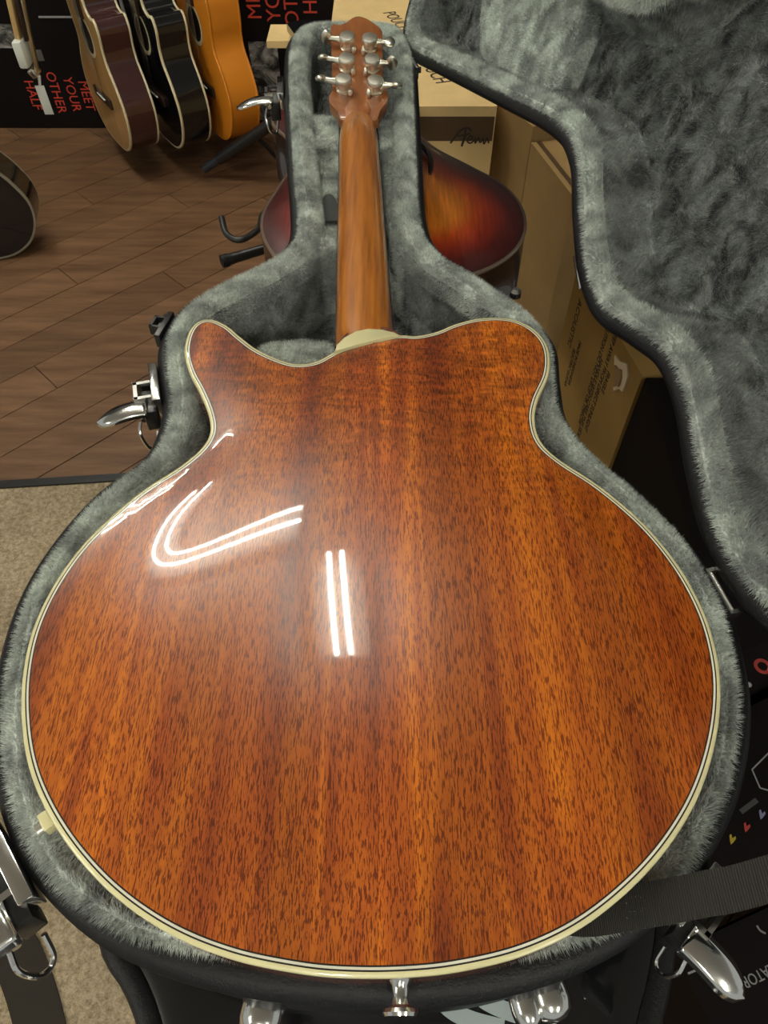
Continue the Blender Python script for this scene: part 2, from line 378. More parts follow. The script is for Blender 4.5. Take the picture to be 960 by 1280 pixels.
# the carving: a faint recurve next to the edge, then a long swell
ARCH = .0100
def arch(h): return (1-np.cos(math.pi*h**.70))/2
inner = np.array([(p[0]+n[0]*.0050, p[1]+n[1]*.0050) for p, n in zip(gout, gin)])
V, T, Hh = membrane(inner[::1], .0055, ARCH, arch)
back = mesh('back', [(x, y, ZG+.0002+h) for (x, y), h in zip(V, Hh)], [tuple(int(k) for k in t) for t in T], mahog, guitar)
front = mesh('front', [(x, y, ZG-GD+.006-h*.9) for (x, y), h in zip(V, Hh)], [tuple(int(k) for k in t[::-1]) for t in T], side_wood, guitar)
# neck
def neckpt(py, z):
    t = (py-130)/(412-130); cx = 447 + (455.5-447)*t; hw = (23 + (37-23)*t); a = U(cx-hw, py, z); b = U(cx+hw, py, z); return a, b
rings = []
for py in list(np.linspace(436, 410, 4)) + list(np.linspace(400, 136, 22)):
    zt = .887 + (.880-.887)*(436-py)/300; a, b = neckpt(min(py, 436), zt-.008); c = (a+b)/2; w = (b-a).length/2; th = .022
    if py > 415: th = .03
    if py < 175: zt -= .009*((175-py)/39)**2; w *= 1-.10*((175-py)/39)**2
    ring = []
    for k in range(20):
        an = math.pi*k/19; ring.append((c.x - w*math.cos(an), c.y, zt - th + th*math.sin(an)**.8))
    ring += [(c.x + w*.98, c.y, zt-th-.004), (c.x - w*.98, c.y, zt-th-.004)]
    rings.append(ring)
v, f = rings_mesh(rings); n = len(rings[0]); f += [tuple(range(n)), tuple(range((len(rings)-1)*n, len(rings)*n))[::-1]]
bmn = mesh('neck', v, f, neck_wood, guitar, angle=60)
a, b = neckpt(430, .858); c, d = neckpt(128, .852)
fb = mesh('fretboard', [a+Vector((0, 0, -.003)), b+Vector((0, 0, -.003)), d+Vector((0, 0, -.003)), c+Vector((0, 0, -.003)), a+Vector((0, 0, -.01)), b+Vector((0, 0, -.01)), d+Vector((0, 0, -.01)), c+Vector((0, 0, -.01))], [(0,1,2,3),(7,6,5,4),(0,4,5,1),(1,5,6,2),(2,6,7,3),(3,7,4,0)], rosewood, guitar, smooth=False)
hp = [(418,440),(421,431),(430,422),(445,414),(460,411),(478,412),(492,416),(500,419),(470,425),(440,433)]
prism('heel_cap', [U(x, y, ZG+.003)[:2] for x, y in hp], ZG-.002, ZG+.0035, cream, guitar, bev=.001)
hp2 = [(419,441),(423,429),(433,419),(447,411),(462,409),(480,411),(492,415),(500,420),(490,440),(430,455)]
prism('neck_heel', [U(x, y, ZG-.004)[:2] for x, y in hp2], ZG-.065, ZG-.0021, side_wood, guitar)
# headstock
nut = (U(424, 130, .874)+U(471, 130, .874))/2
tilt = math.radians(13); hy = Vector((-.01, math.cos(tilt), math.sin(tilt))).normalized(); hn = Vector((0, -math.sin(tilt), math.cos(tilt)))
HM = frame(nut, hy.cross(hn), hn)
HI = HM.inverted()
def HP(x, y, up_=0): q = HI @ UP(x, y, nut+hn*up_, hn); return q
hs = [(427,150),(424,142),(412,128),(411,119),(415,112),(414,45),(414,31),(420,30),(427,32),(435,27),(442,21),(451,20),(461,25),(470,31),(477,37),(478,45),(479,106),(485,114),(484,126),(472,142),(470,150)]
hs = smooth_closed([HP(x, y)[:2] for x, y in hs], 90)
prism('headstock', hs, -.014, 0, head_wood, guitar, HM, bev=.0015)
# volute between neck and headstock
vb = bmesh.new(); bmesh.ops.create_uvsphere(vb, u_segments=20, v_segments=12, radius=1)
for q in vb.verts: q.co = Vector((q.co.x*.0255, q.co.y*.036, q.co.z*.0085))
vb.transform(HM @ Matrix.Translation((0, -.012, -.0062))); bm_obj('volute', vb, head_wood, guitar)
caps = [((434, 44), (407, 45), 0), ((433, 71), (403, 70), 1), ((429, 97), (400, 96), 1), ((462, 46), (488, 51), 2), ((465, 72), (491, 77), 0), ((469, 99), (497, 105), 1)]
for (cx, cy), (bx, by), st in caps:
    c = HP(cx, cy, .017); e = HP(bx, by, .011); Mc = HM @ Matrix.Translation((c.x, c.y, 0))
    tn = lathe('tuner', [(.0095, .0002), (.0095, .002), (.0075, .003), (.0078, .010), (.0092, .0105), (.0098, .012), (.0098, .0155), (.0088, .0172), (.004, .0178)], nickel, guitar, Mc @ Matrix.Diagonal((1.15, 1.15, 1, 1)), 24)
    bm = bmesh.new(); s = 1 if e.x > c.x else -1; d = (Vector((e.x, e.y, .011)) - Vector((c.x, c.y, .011))); L_ = d.length; d.normalize()
    c3 = Vector((c.x, c.y, .009))
    tube_bm(bm, [c3+d*.007, c3+d*.012, c3+d*.0125, c3+d*.016, c3+d*.0165, c3+d*(L_-.006)], [.0058, .0058, .0044, .0044, .0036, .0036], 12); bm.transform(HM); bm_obj('tuner_shaft', bm, nickel, tn)
    bb = bmesh.new(); bmesh.ops.create_uvsphere(bb, u_segments=18, v_segments=12, radius=1)
    ang = (.2, .9, 1.5)[st]
    for q in bb.verts: q.co = Vector((q.co.x*.0078, q.co.y*.0045, q.co.z*.0120))
    bb.transform(HM @ Matrix.Translation(c3+d*(L_-.001)) @ Matrix.Rotation(ang, 4, 'X')); bm_obj('tuner_button', bb, nickel, tn)
    sc = lathe('tuner_screw', [(.0028, 0), (.0034, .001), (.0034, .006), (.002, .008)], nickel, tn, HM @ Matrix.Translation((c.x - s*.009, c.y-.012, 0)), 12)
# strap button and output jack
p = U(500, 1216, .866); Mx = frame((p.x, gout[:, 1].min()+.002, .868), (1, 0, 0), (0, -1, 0))
lathe('strap_button', [(.0065, 0), (.0070, .001), (.0045, .004), (.0040, .009), (.0050, .012), (.0085, .0135), (.0092, .0152), (.0085, .0168), (.004, .0175)], chrome, guitar, Mx, 24)
q = U(66, 1020, .875); k = int(np.argmin(np.linalg.norm(gout-np.array([q.x, q.y]), axis=1))); no = -gin[k]
Mj = frame((gout[k][0]+no[0]*.004, gout[k][1]+no[1]*.004, .874), (no[0], no[1], 0), (0, 0, 1))
box('jack_plate', (.006, .011, .009), cream, guitar, Mj, bev=.001)
lathe('jack_socket', [(.0045, 0), (.0045, .006), (.003, .0065)], nickel, guitar, Mj @ Matrix.Translation((.003, 0, -.001)) @ Matrix.Rotation(math.pi/2, 4, 'Y') @ Matrix.Diagonal((.8, .8, .6, 1)), 14)
# ---------------------------------------------------------------- the open case
cpx = [(357,100),(361,200),(366,285),(355,312),(325,333),(283,353),(240,377),(216,400),(201,435),(202,470),(207,505),(200,540),(180,575),(120,620),(62,688),(22,760),(-3,850),(-8,920),(2,1000),(32,1075),(78,1133),(142,1183),(230,1219),(340,1243),(480,1252),(620,1240),(740,1200),(830,1140),(880,1075),(920,990),(935,900),(928,830),(905,750),(860,680),(800,620),(742,570),(706,525),(697,480),(690,430),(655,388),(602,350),(552,318),(531,280),(525,200),(520,100),(516,58),(495,36),(440,31),(385,35),(362,52)]
cout = smooth_closed([U(x, y, ZR) for x, y in cpx], 460); cin = inward(cout, 9)
# padding is thinner at the tail end, where the guitar sits against the shell
wid = np.interp(cout[:, 1], [.03, .06, .11, .2, 2], [.30, .45, .8, 1.0, 1.0])
wid = np.where((cout[:, 0] > .12) & (cout[:, 1] > .3) & (cout[:, 1] < .62), .78, wid)
for _ in range(12): wid = (np.roll(wid, 1)+wid+np.roll(wid, -1))/3
ZF = .757; ZB = .735
hinA = U(519, 75, ZR); hinB = U(918, 757, ZR)
case = thing('guitar_case', 'open black hard guitar case with silver plush lining holding the face-down guitar', 'case', (0, .35, ZB))
flange = np.interp(cout[:, 1], [.033, .048, .085], [.0135, .006, .0])
for _ in range(8): flange = (np.roll(flange, 1)+flange+np.roll(flange, -1))/3
def cring(o, z, w=None, e=0, src=None):
    w_ = wid if w is None else w
    return [(p[0]+n[0]*(o*k+e*x), p[1]+n[1]*(o*k+e*x), z) for p, n, k, x in zip(cout if src is None else src, cin, w_, flange)]
one = np.ones(len(cout))
CI = Vector(cout.mean(0)).to_3d()
def tess(ring):
    vs = [Vector(p) for p in ring]; t = geometry.tessellate_polygon([vs]); return [tuple(x) for x in t]
shell_prof = [(.0035, ZB), (.0, ZB+.008), (-.0005, ZR-.016), (-.003, ZR-.010), (-.003, ZR-.003), (.001, ZR+.0015), (.004, ZR+.002), (.0075, ZR+.0005), (.010, ZR-.004)]
rs = [cring(o, z, w=one, e=max(0, min(1, (i-4)/3))) for i, (o, z) in enumerate(shell_prof)]; v, f = rings_mesh(rs); f += [t[::-1] for t in tess(rs[0])]
mesh('shell', v, f, leather, case)
lin_prof = [(.0080, ZR-.001), (.0100, ZR+.004), (.017, ZR+.0085), (.025, ZR+.006), (.031, ZR-.002), (.033, ZR-.02), (.034, ZF+.006), (.036, ZF)]
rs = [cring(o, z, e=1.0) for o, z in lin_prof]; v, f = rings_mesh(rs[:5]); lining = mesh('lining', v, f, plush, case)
v, f = rings_mesh(rs[4:]); mesh('lining_wall', v, f, plush_shaded, case)
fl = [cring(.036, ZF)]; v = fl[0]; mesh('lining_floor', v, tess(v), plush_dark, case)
# plush pile blades
def blades(ob_pts, tris, dens, length, width, mat, name, parent, lean=.35, seed=0, droop=(0, 0, 0)):
    r = np.random.default_rng(seed); Vv = np.array(ob_pts, float); T_ = np.array(tris)
    a, b, c = Vv[T_[:, 0]], Vv[T_[:, 1]], Vv[T_[:, 2]]; cr = np.cross(b-a, c-a); ar = np.linalg.norm(cr, axis=1)/2
    n = int(ar.sum()*dens); idx = r.choice(len(T_), n, p=ar/ar.sum()); u, w = r.random(n), r.random(n)
    fl_ = u+w > 1; u[fl_] = 1-u[fl_]; w[fl_] = 1-w[fl_]
    p = a[idx]+(b-a)[idx]*u[:, None]+(c-a)[idx]*w[:, None]; nn = cr[idx]/(2*ar[idx][:, None])
    ph = p*np.array([83., 71., 77.])*(1 if lean > .5 else .5)
    lf = np.c_[np.sin(ph[:, 0]*1.3+2*np.sin(ph[:, 1])), np.sin(ph[:, 1]*1.7+2*np.sin(ph[:, 0]*.8)), np.sin(ph[:, 2]+ph[:, 0])]
    d = nn + lean*lf + r.normal(0, .22, (n, 3)) + np.array(droop)
    dn = (d*nn).sum(1); d += nn*np.clip(.25-dn, 0, None)[:, None]
    d /= np.linalg.norm(d, axis=1)[:, None]; ln = length*r.uniform(.6, 1.15, n)[:, None]
    s = np.cross(d, r.normal(0, 1, (n, 3))); s /= np.linalg.norm(s, axis=1)[:, None]; s *= width/2
    vt = np.empty((n, 3, 3)); vt[:, 0] = p-s-nn*.0005; vt[:, 1] = p+s-nn*.0005; vt[:, 2] = p+d*ln
    me = bpy.data.meshes.new(name); me.vertices.add(3*n); me.vertices.foreach_set('co', vt.ravel())
    me.loops.add(3*n); me.loops.foreach_set('vertex_index', np.arange(3*n)); me.polygons.add(n); me.polygons.foreach_set('loop_start', np.arange(0, 3*n, 3)); me.polygons.foreach_set('loop_total', np.full(n, 3)); me.update(calc_edges=True)
    o = link(name, me, mat, parent, smooth=False); o['kind'] = 'stuff'; return o
def tri(f):
    out = []
    for q in f:
        for k in range(1, len(q)-1): out.append((q[0], q[k], q[k+1]))
    return out
def orient(V_, T_, inside_dir=None): return T_
PILE = 1.0
rv, rf = rings_mesh(rs[:6]); tr = tri(rf)
def face_up(Vv, Tt, ref):
    Vv = np.array(Vv); Tt = np.array(Tt); a, b, c = Vv[Tt[:, 0]], Vv[Tt[:, 1]], Vv[Tt[:, 2]]; s = (np.cross(b-a, c-a)*ref).sum(1).sum(); return Tt if s > 0 else Tt[:, ::-1]
tr = face_up(rv, tr, np.array([0, 0, 1.]))
blades(rv, tr, 1500000*PILE, .0062, .0006, plush, 'plush_pile', case, seed=1)
rv2, rf2 = rings_mesh(rs[4:8]); cc_ = np.array(rv2).mean(0); t2_ = np.array(tri(rf2)); q2_ = np.array(rv2); n2_ = np.cross(q2_[t2_[:, 1]]-q2_[t2_[:, 0]], q2_[t2_[:, 2]]-q2_[t2_[:, 0]])[:len(cout)*2]
# wall normals point into the case
inn_ = np.repeat(cin, 2, axis=0)[:len(n2_)]
if (n2_[:, :2]*inn_).sum() < 0: t2_ = t2_[:, ::-1]
blades(rv2, t2_, 500000*PILE, .0062, .0007, plush_shaded, 'wall_pile', case, seed=3)
fv = cring(.036, ZF); tf = face_up(fv, tess(fv), np.array([0, 0, 1.]))
# only the part of the case floor that the guitar leaves uncovered
keepers = [t for t in tf]
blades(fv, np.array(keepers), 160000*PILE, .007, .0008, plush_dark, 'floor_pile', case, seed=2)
# neck support, accessory compartment and blocks
def cblock(name, px, z0, z1, mat, bev=.006, pile=True, seed=5):
    pts = [U(x, y, z1)[:2] for x, y in px]
    o = prism(name, pts, z0, z1, mat, case, bev=bev)
    if pile:
        me = o.data; vv = [v_.co[:] for v_ in me.vertices]; tt = [t.vertices[:] for t in (me.calc_loop_triangles() or me.loop_triangles)]
        blades(vv, tt, 1300000*PILE, .005, .0006, mat, name+'_pile', case, seed=seed)
    return o
cblock('neck_block', [(383,286),(386,300),(399,312),(421,306),(422,287)], ZF, .848, plush, seed=6)
cblock('neck_block', [(490,287),(492,306),(506,316),(520,298),(512,284)], ZF, .848, plush, seed=7)
cl = cblock('compartment_lid', [(384,180),(384,288),(424,288),(424,180)], ZF, .832, plush, .004, seed=8)
cblock('compartment_lid', [(474,180),(484,290),(508,288),(506,180)], ZF, .832, plush, .004, seed=9)
cblock('neck_rest', [(380,143),(382,181),(424,181),(424,146)], ZF, .843, plush, seed=10)
cblock('neck_rest', [(472,152),(474,181),(506,181),(504,150)], ZF, .843, plush, seed=11)
cblock('bout_pad', [(322,434),(335,428),(380,424),(414,428),(420,452),(370,470),(330,456)], ZF, .85, plush, seed=12)
nt = [U(411+14*math.cos(a_), 276-34*math.sin(a_), .8385)[:2] for a_ in np.linspace(0, math.pi, 17)]
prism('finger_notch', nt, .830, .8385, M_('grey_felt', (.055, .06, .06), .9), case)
# ---- lid: the same outline, opened about the hinge line
ax = (hinB-hinA).normalized(); TH = math.radians(114)
LR = Matrix.Translation(hinA) @ Matrix.Rotation(TH, 4, ax) @ Matrix.Translation(-hinA)
test = LR @ Vector((cout[:, 0].min(), .3, ZR))
if test.z < ZR: LR = Matrix.Translation(hinA) @ Matrix.Rotation(-TH, 4, ax) @ Matrix.Translation(-hinA)
lco_ = cout.copy(); tt_ = np.clip((lco_[:, 1]-1.08)/.28, 0, 1); lco_[:, 1] -= .040*tt_*tt_*(3-2*tt_)
def lx(ring): return [LR @ Vector(p) for p in ring]
LDP = .062; ZL = ZR+LDP; w_l = one
lid_prof = [(.0145, ZR+.004), (.011, ZR-.0015), (.003, ZR-.0035), (-.001, ZR-.002), (-.003, ZR+.003), (-.003, ZR+.010), (0, ZR+.016), (.0005, ZL+.010), (.006, ZL+.018)]
rs = [lx(cring(o, z, w=one, src=lco_)) for o, z in lid_prof]; v, f = rings_mesh(rs)
flat = [(p[0], p[1], 0) for p in cring(.006, 0, w=one, src=lco_)]; n = len(flat); f += [tuple(i+n*(len(rs)-1) for i in t) for t in tess(flat)]
lid = mesh('lid', v, f, leather, case)
ll = [(.0120, ZR+.004), (.0145, ZR-.001), (.019, ZR-.0035), (.025, ZR+.002), (.029, ZR+.012), (.031, ZR+.035), (.036, ZL-.004), (.044, ZL)]
rr0 = [cring(o, z, w=one, src=lco_) for o, z in ll]; rs = [lx(r) for r in rr0]; v, f = rings_mesh(rs[:5]); mesh('lid_lining', v, f, plush, lid); v, f = rings_mesh(rs[4:]); mesh('lid_wall', v, f, plush_shaded, lid)
fl0 = cring(.044, ZL, w=one, src=lco_)
# the lid's floor: gently pillowed
FV, FT, FH = membrane(np.array([(p[0], p[1]) for p in fl0])[::2], .016, .010, lambda h: h**.8)
lump = np.sin(FV[:, 0]*41+2*np.sin(FV[:, 1]*17))*np.sin(FV[:, 1]*33+1.7*np.sin(FV[:, 0]*23))*.0030*np.clip(FH/.003, 0, 1)
fpts = [LR @ Vector((x, y, ZL-h+lu)) for (x, y), h, lu in zip(FV, FH, lump)]
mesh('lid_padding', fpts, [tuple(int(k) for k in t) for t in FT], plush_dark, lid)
outn = np.array((LR.to_3x3() @ Vector((0, 0, -1)))[:])
def face_to(Vv, Tt): return face_up([tuple(p) for p in Vv], Tt, outn)
rv, rf = rings_mesh(rs[4:8]); blades([tuple(p) for p in rv], face_to(rv, tri(rf)), 700000*PILE, .0068, .0007, plush_shaded, 'lid_wall_pile', lid, seed=24, droop=(.05, 0, -.2))
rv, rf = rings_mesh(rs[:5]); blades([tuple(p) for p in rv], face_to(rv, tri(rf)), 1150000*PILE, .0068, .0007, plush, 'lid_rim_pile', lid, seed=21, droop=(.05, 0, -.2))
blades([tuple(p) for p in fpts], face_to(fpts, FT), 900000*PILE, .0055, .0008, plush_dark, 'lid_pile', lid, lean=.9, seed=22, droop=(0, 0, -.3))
# accessory pad in the neck end of the lid
LRi = LR.inverted(); lp0 = LR @ Vector((0, .6, ZL-.03))
def LP(x, y): return (LRi @ UP(x, y, lp0, outn))[:2]
padp = [LP(607, -30), LP(601, 20), LP(600, 62), LP(612, 82), LP(688, 118), LP(700, 95), LP(722, 40), LP(730, -10)]
pb = prism('lid_pad', padp, ZL-.03, ZL+.01, plush, lid, LR, bev=.006)
vv = [v_.co[:] for v_ in pb.data.vertices]; pb.data.calc_loop_triangles(); tt = [t.vertices[:] for t in pb.data.loop_triangles]
blades(vv, tt, 1100000*PILE, .005, .0007, plush, 'lid_pad_pile', lid, seed=23)
# hinges
def hinge(t):
    p = hinA + (hinB-hinA)*t; side = ax.cross(Vector((0, 0, 1)))
    if side.x < 0: side = -side
    h = tube('hinge', [p-ax*.017-side*.004, p+ax*.017-side*.004], .0032, chrome, case, 10)
    box('hinge_leaf', (.034, .0016, .014), chrome, h, frame(p-side*.004+Vector((0, 0, -.006)), ax, (0, 0, 1)))
    for e in (-1, 1): box('hinge_knuckle', (.003, .008, .008), chrome, h, frame(p-side*.004+ax*e*.018, ax, (0, 0, 1)))
for t in (.988, .02): hinge(t)
hp_ = U(650, 385, ZR); hk = int(np.argmin(np.linalg.norm(cout-np.array([hp_.x, hp_.y]), axis=1))); hn_ = -cin[hk]
Mh = LR @ frame((cout[hk][0]+hn_[0]*.003, cout[hk][1]+hn_[1]*.003, ZR+.004), (hn_[0], hn_[1], 0), (0, 0, 1))
hl = box('hinge_plate', (.004, .040, .016), chrome, lid, Mh @ Matrix.Translation((.001, 0, .004)), bev=.0008)
# small rivet seen on the right shoulder of the rim
q = U(640, 371, ZR); lathe('rim_catch', [(.004, 0), (.006, .002), (.006, .008), (.003, .011)], chrome, case, Matrix.Translation((q.x+.004, q.y+.004, ZR-.004)), 14)
# latches
def latch(px, py, flip=1, sc=1.0, mat=chrome, open_=True):
    q = U(px, py, ZR); k = int(np.argmin(np.linalg.norm(cout-np.array([q.x, q.y]), axis=1)))
    no = -cin[k]; o = Vector((cout[k][0]+no[0]*.003, cout[k][1]+no[1]*.003, ZR-.006))
    M0 = frame(o, (no[0], no[1], 0), (0, 0, 1)) @ Matrix.Diagonal((sc, sc*flip, sc, 1))
    def T(x, y, z): return M0 @ Matrix.Translation((x, y, z))
    la = box('latch', (.008, .052, .020), mat, case, T(.004, 0, 0), bev=.001)
    box('latch_base', (.012, .030, .022), blacksteel, la, T(.012, -.016, -.010), bev=.001)
    bm = bmesh.new()
    for a, b in (((.008, .004), (.022, .004)), ((.022, .004), (.022, -.016)), ((.022, -.016), (.008, -.016))):
        a3, b3 = Vector((*a, 0)), Vector((*b, 0)); d = (b3-a3)
        mm = frame((a3+b3)/2, d, (0, 0, 1)); bmesh.ops.create_cube(bm, size=1, matrix=mm @ Matrix.Diagonal((d.length+.004, .0035, .014, 1)))
    bm.transform(M0); bm_obj('latch_frame', bm, mat, la)
    if open_:
        # flap: a plate with a rounded end, curling down
        sec = []; n = 14
        for i in range(n):
            t = i/(n-1); x = .014+.046*t; hw = .0125*math.sqrt(max(0, 1-max(0, (t-.55)/.45)**2.2)) + (.0008 if t == 1 else 0)
            z = .004-.010*t*t + (0.0015*math.sin(t*3)); sec.append((x, hw, z))
        v = []
        for x, hw, z in sec: v += [(x, -.026-hw, z-.002), (x, -.026-hw*.6, z+.001), (x, -.026, z+.002), (x, -.026+hw*.6, z+.001), (x, -.026+hw, z-.002), (x, -.026, z-.003)]
        f = [(6*i+k, 6*i+(k+1) % 6, 6*(i+1)+(k+1) % 6, 6*(i+1)+k) for i in range(n-1) for k in range(6)] + [tuple(range(6))[::-1], tuple(range(6*n-6, 6*n))]
        mesh('latch_flap', [M0 @ Vector(p) for p in v], f, mat, la)
        tube('latch_bail', [M0 @ Vector(p) for p in spline([(.022, -.036, -.004), (.024, -.044, -.012), (.020, -.048, -.026), (.013, -.044, -.030), (.010, -.034, -.020)], 5)], .0016*sc, mat, la, 8)
        tube('latch_pin', [M0 @ Vector((.018, -.038, -.001)), M0 @ Vector((.018, -.012, -.001))], .0024*sc, mat, la, 10)
    return la
latch(204, 478, -1, 1.0); latch(22, 1062, -1, 1.15); latch(862, 1105, 1, .82); latch(356, 110, -1, 1.15)
latch(212, 405, 1, .75, blacksteel, open_=False)
# chrome feet on the tail end of the shell
for (fx, rr, dz) in ((332, .0125, 0), (640, .0085, .002), (668, .0115, .0)):
    q = U(fx, 1238, .80); k = int(np.argmin(np.abs(cout[:, 0]-q.x)+10*(cout[:, 1] > .12))); no = -cin[k]
    Mf = frame((cout[k][0]-no[0]*.002, cout[k][1]-no[1]*.002, .815+dz), (0, 0, 1), (no[0], no[1], 0))
    lathe('case_foot', [(rr*.9, 0), (rr, .002), (rr, .012), (rr*.9, .017), (rr*.55, .0205), (.001, .0215)], chrome, case, Mf, 24)
# webbing stay between base and lid, leaving the frame at the right
s0 = U(715, 1140, .862); s1 = U(800, 1132, .862); s2 = U(880, 1117, .872); s3 = U(965, 1097, .89); s4 = LR @ U(830, 1140, ZR-.001)
pts = spline([s0+Vector((-.02, .02, -.045)), s0, s1, s2, s3, s4], 6)
v = []; f = []; wv_ = Vector((.10, .98, .1)).normalized()*.0110
for p in pts: v += [p-wv_, p+wv_, p+wv_+Vector((0, 0, -.0018)), p-wv_+Vector((0, 0, -.0018))]
for i in range(len(pts)-1):
    for k in range(4): f.append((4*i+k, 4*i+(k+1) % 4, 4*i+4+(k+1) % 4, 4*i+4+k))
f += [(3, 2, 1, 0), tuple(range(4*len(pts)-4, 4*len(pts)))]
mesh('stay_strap', v, f, webbing, case, angle=40)
# ---------------------------------------------------------------- black case underneath
lo_px = [(120,1080),(140,1150),(150,1190),(158,1230),(172,1262),(190,1300)]
zc = ZB-.001
lc = [(-.19,.20),(-.205,.12),(-.19,.07),(-.168,.045),(-.152,.02),(-.135,-.02),(-.125,-.08),(-.13,-.15),(-.12,-.24),(-.06,-.29),(0,-.30),(.07,-.29),(.13,-.24),(.15,-.15),(.148,-.08),(.158,-.02),(.172,.02),(.185,.045),(.199,.08),(.21,.13),(.195,.22),(.14,.30),(.0,.33),(-.13,.29)]
lco = smooth_closed(lc, 160); lci = inward(lco, 3)
lower = thing('closed_guitar_case', 'closed glossy black guitar case with a pale script emblem, under the open case', 'case', (0, 0, .57))
prof = [(.02, zc-.13), (.004, zc-.125), (0, zc-.11), (0, zc-.06), (-.003, zc-.056), (-.003, zc-.05), (0, zc-.046), (0, zc-.016), (.004, zc-.006), (.012, zc-.001), (.03, zc)]
rs = [[(p[0]+n_[0]*o, p[1]+n_[1]*o, z) for p, n_ in zip(lco, lci)] for o, z in prof]; v, f = rings_mesh(rs); nn_ = len(rs[0])
f += [t[::-1] for t in tess(rs[0])] + [tuple(i+nn_*(len(rs)-1) for i in t) for t in tess([(p[0], p[1], 0) for p in rs[-1]])]
mesh('shell', v, f, glossblack, lower)
rs2 = [[(p[0]+n_[0]*o, p[1]+n_[1]*o, z) for p, n_ in zip(lco, lci)] for o, z in ((-.0025, zc-.012), (-.0045, zc-.004), (-.001, zc+.0004), (.009, zc+.0006), (.011, zc-.001))]
v, f = rings_mesh(rs2); mesh('edge_piping', v, f, leather, lower)
palegrey = M_('pale_grey_print', (.42, .50, .50), .55)
zt = zc+.0002
for path, w in (([(548,1230),(550,1248),(566,1264),(592,1276),(630,1286)], .010), ([(588,1236),(608,1252),(640,1266),(668,1272),(690,1276)], .010), ([(640,1230),(670,1244),(686,1260),(684,1276),(660,1286)], .010)):
    ribbon('emblem', [U(x, y, zt) for x, y in path], w, (0, 0, 1), palegrey, lower)
stand_t = thing('display_table', 'low black table hidden under the stacked guitar cases', 'table', (0, .1, 0))
box('tabletop', (.30, .50, .03), blacksteel, stand_t, loc=(0, .06, zc-.146), bev=.004)
for sx_ in (-.12, .12):
    for sy_ in (-.15, .27): box('leg', (.03, .03, zc-.165), blacksteel, stand_t, loc=(sx_, sy_, (zc-.165)/2+.004))
# a second rest under the neck end of the case
st = thing('case_rest', 'black rest under the neck end of the open case', 'stand', (-.05, .6, 0))
box('pad', (.08, .10, .02), blacksteel, st, loc=(-.05, .58, ZB-.011)); box('post', (.03, .03, ZB-.04), blacksteel, st, loc=(-.05, .58, (ZB-.04)/2+.001)); box('foot', (.14, .14, .02), blacksteel, st, loc=(-.05, .58, .011))
# dark curved band laid flat on the carpet at the lower left
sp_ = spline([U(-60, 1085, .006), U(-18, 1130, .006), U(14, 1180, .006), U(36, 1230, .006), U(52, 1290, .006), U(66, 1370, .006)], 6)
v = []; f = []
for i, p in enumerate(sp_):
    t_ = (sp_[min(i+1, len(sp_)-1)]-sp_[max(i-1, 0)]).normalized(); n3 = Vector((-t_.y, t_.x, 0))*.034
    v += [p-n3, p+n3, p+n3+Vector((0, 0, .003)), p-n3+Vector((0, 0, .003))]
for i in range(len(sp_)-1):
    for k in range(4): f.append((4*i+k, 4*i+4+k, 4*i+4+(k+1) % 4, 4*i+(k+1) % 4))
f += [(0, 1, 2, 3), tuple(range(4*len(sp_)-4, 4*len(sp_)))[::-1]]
tag(mesh('carpet_band', v, f, dark_band, smooth=False), 'dark flat band lying curved on the beige carpet below the lower left latch', 'strap')
# ---------------------------------------------------------------- sunburst archtop lying on a stand behind the case
sbz = .682
arch_pts = [(-.03,.60),(-.075,.60),(-.125,.575),(-.140,.53),(-.125,.475),(-.118,.43),(-.132,.37),(-.170,.30),(-.203,.235),(-.212,.17),(-.195,.10),(-.150,.043),(-.085,.010),(0,0),(.085,.010),(.150,.043),(.195,.10),(.212,.17),(.203,.235),(.170,.30),(.132,.37),(.118,.43),(.128,.48),(.142,.52),(.10,.525),(.055,.55),(.03,.585)]
sb = thing('sunburst_archtop', 'red sunburst archtop guitar lying face up behind the neck end of the open case', 'guitar', (.008, .885, sbz-.1))
SBR = math.radians(14)
def sbt(x, y):
    y = y*1.06 - .21; return (.010+x*math.cos(SBR)-y*math.sin(SBR), 1.105+x*math.sin(SBR)+y*math.cos(SBR))
so = smooth_closed([sbt(x, y) for x, y in arch_pts], 260); si = inward(so, 3)
sring = lambda o, z: [(p[0]+n_[0]*o, p[1]+n_[1]*o, z) for p, n_ in zip(so, si)]
v, f = rings_mesh([sring(0, sbz-.005), sring(0, sbz-.105)]); f += [t[::-1] for t in [tuple(i+len(so) for i in t) for t in tess([(p[0], p[1], 0) for p in so])]]
mesh('body_side', v, f, M_('dark_brown_side', (.022, .010, .007), .25, coat=.8), sb)
v, f = rings_mesh([sring(.002, sbz-.005), sring(-.0006, sbz-.005), sring(-.0006, sbz), sring(.004, sbz)]); mesh('binding', v, f, M_('aged_binding', (.16, .11, .075), .3, coat=1), sb)
sinn = np.array([(p[0]+n_[0]*.004, p[1]+n_[1]*.004) for p, n_ in zip(so, si)])
V2, T2, H2 = membrane(sinn, .009, 1.0, lambda h: h)
burst = M_('sunburst_lacquer', (.3, .05, .02), .35, coat=1)
at = N(burst, 'ShaderNodeAttribute'); at.attribute_name = 'burst'
nb = noise(burst, 220, (1, .06, 1), 2); rb = ramp(burst, at.outputs['Fac'], [(.0, (.05, .008, .008)), (.22, (.13, .013, .010)), (.42, (.34, .028, .010)), (.62, (.68, .085, .010)), (.85, (.90, .26, .02))])
L(burst, mix(burst, rb.outputs[0], ramp(burst, nb.outputs[0], [(.3, G(.7)), (.7, G(1.1))]).outputs[0], 1.0, 'MULTIPLY'), B(burst).inputs['Base Color'])
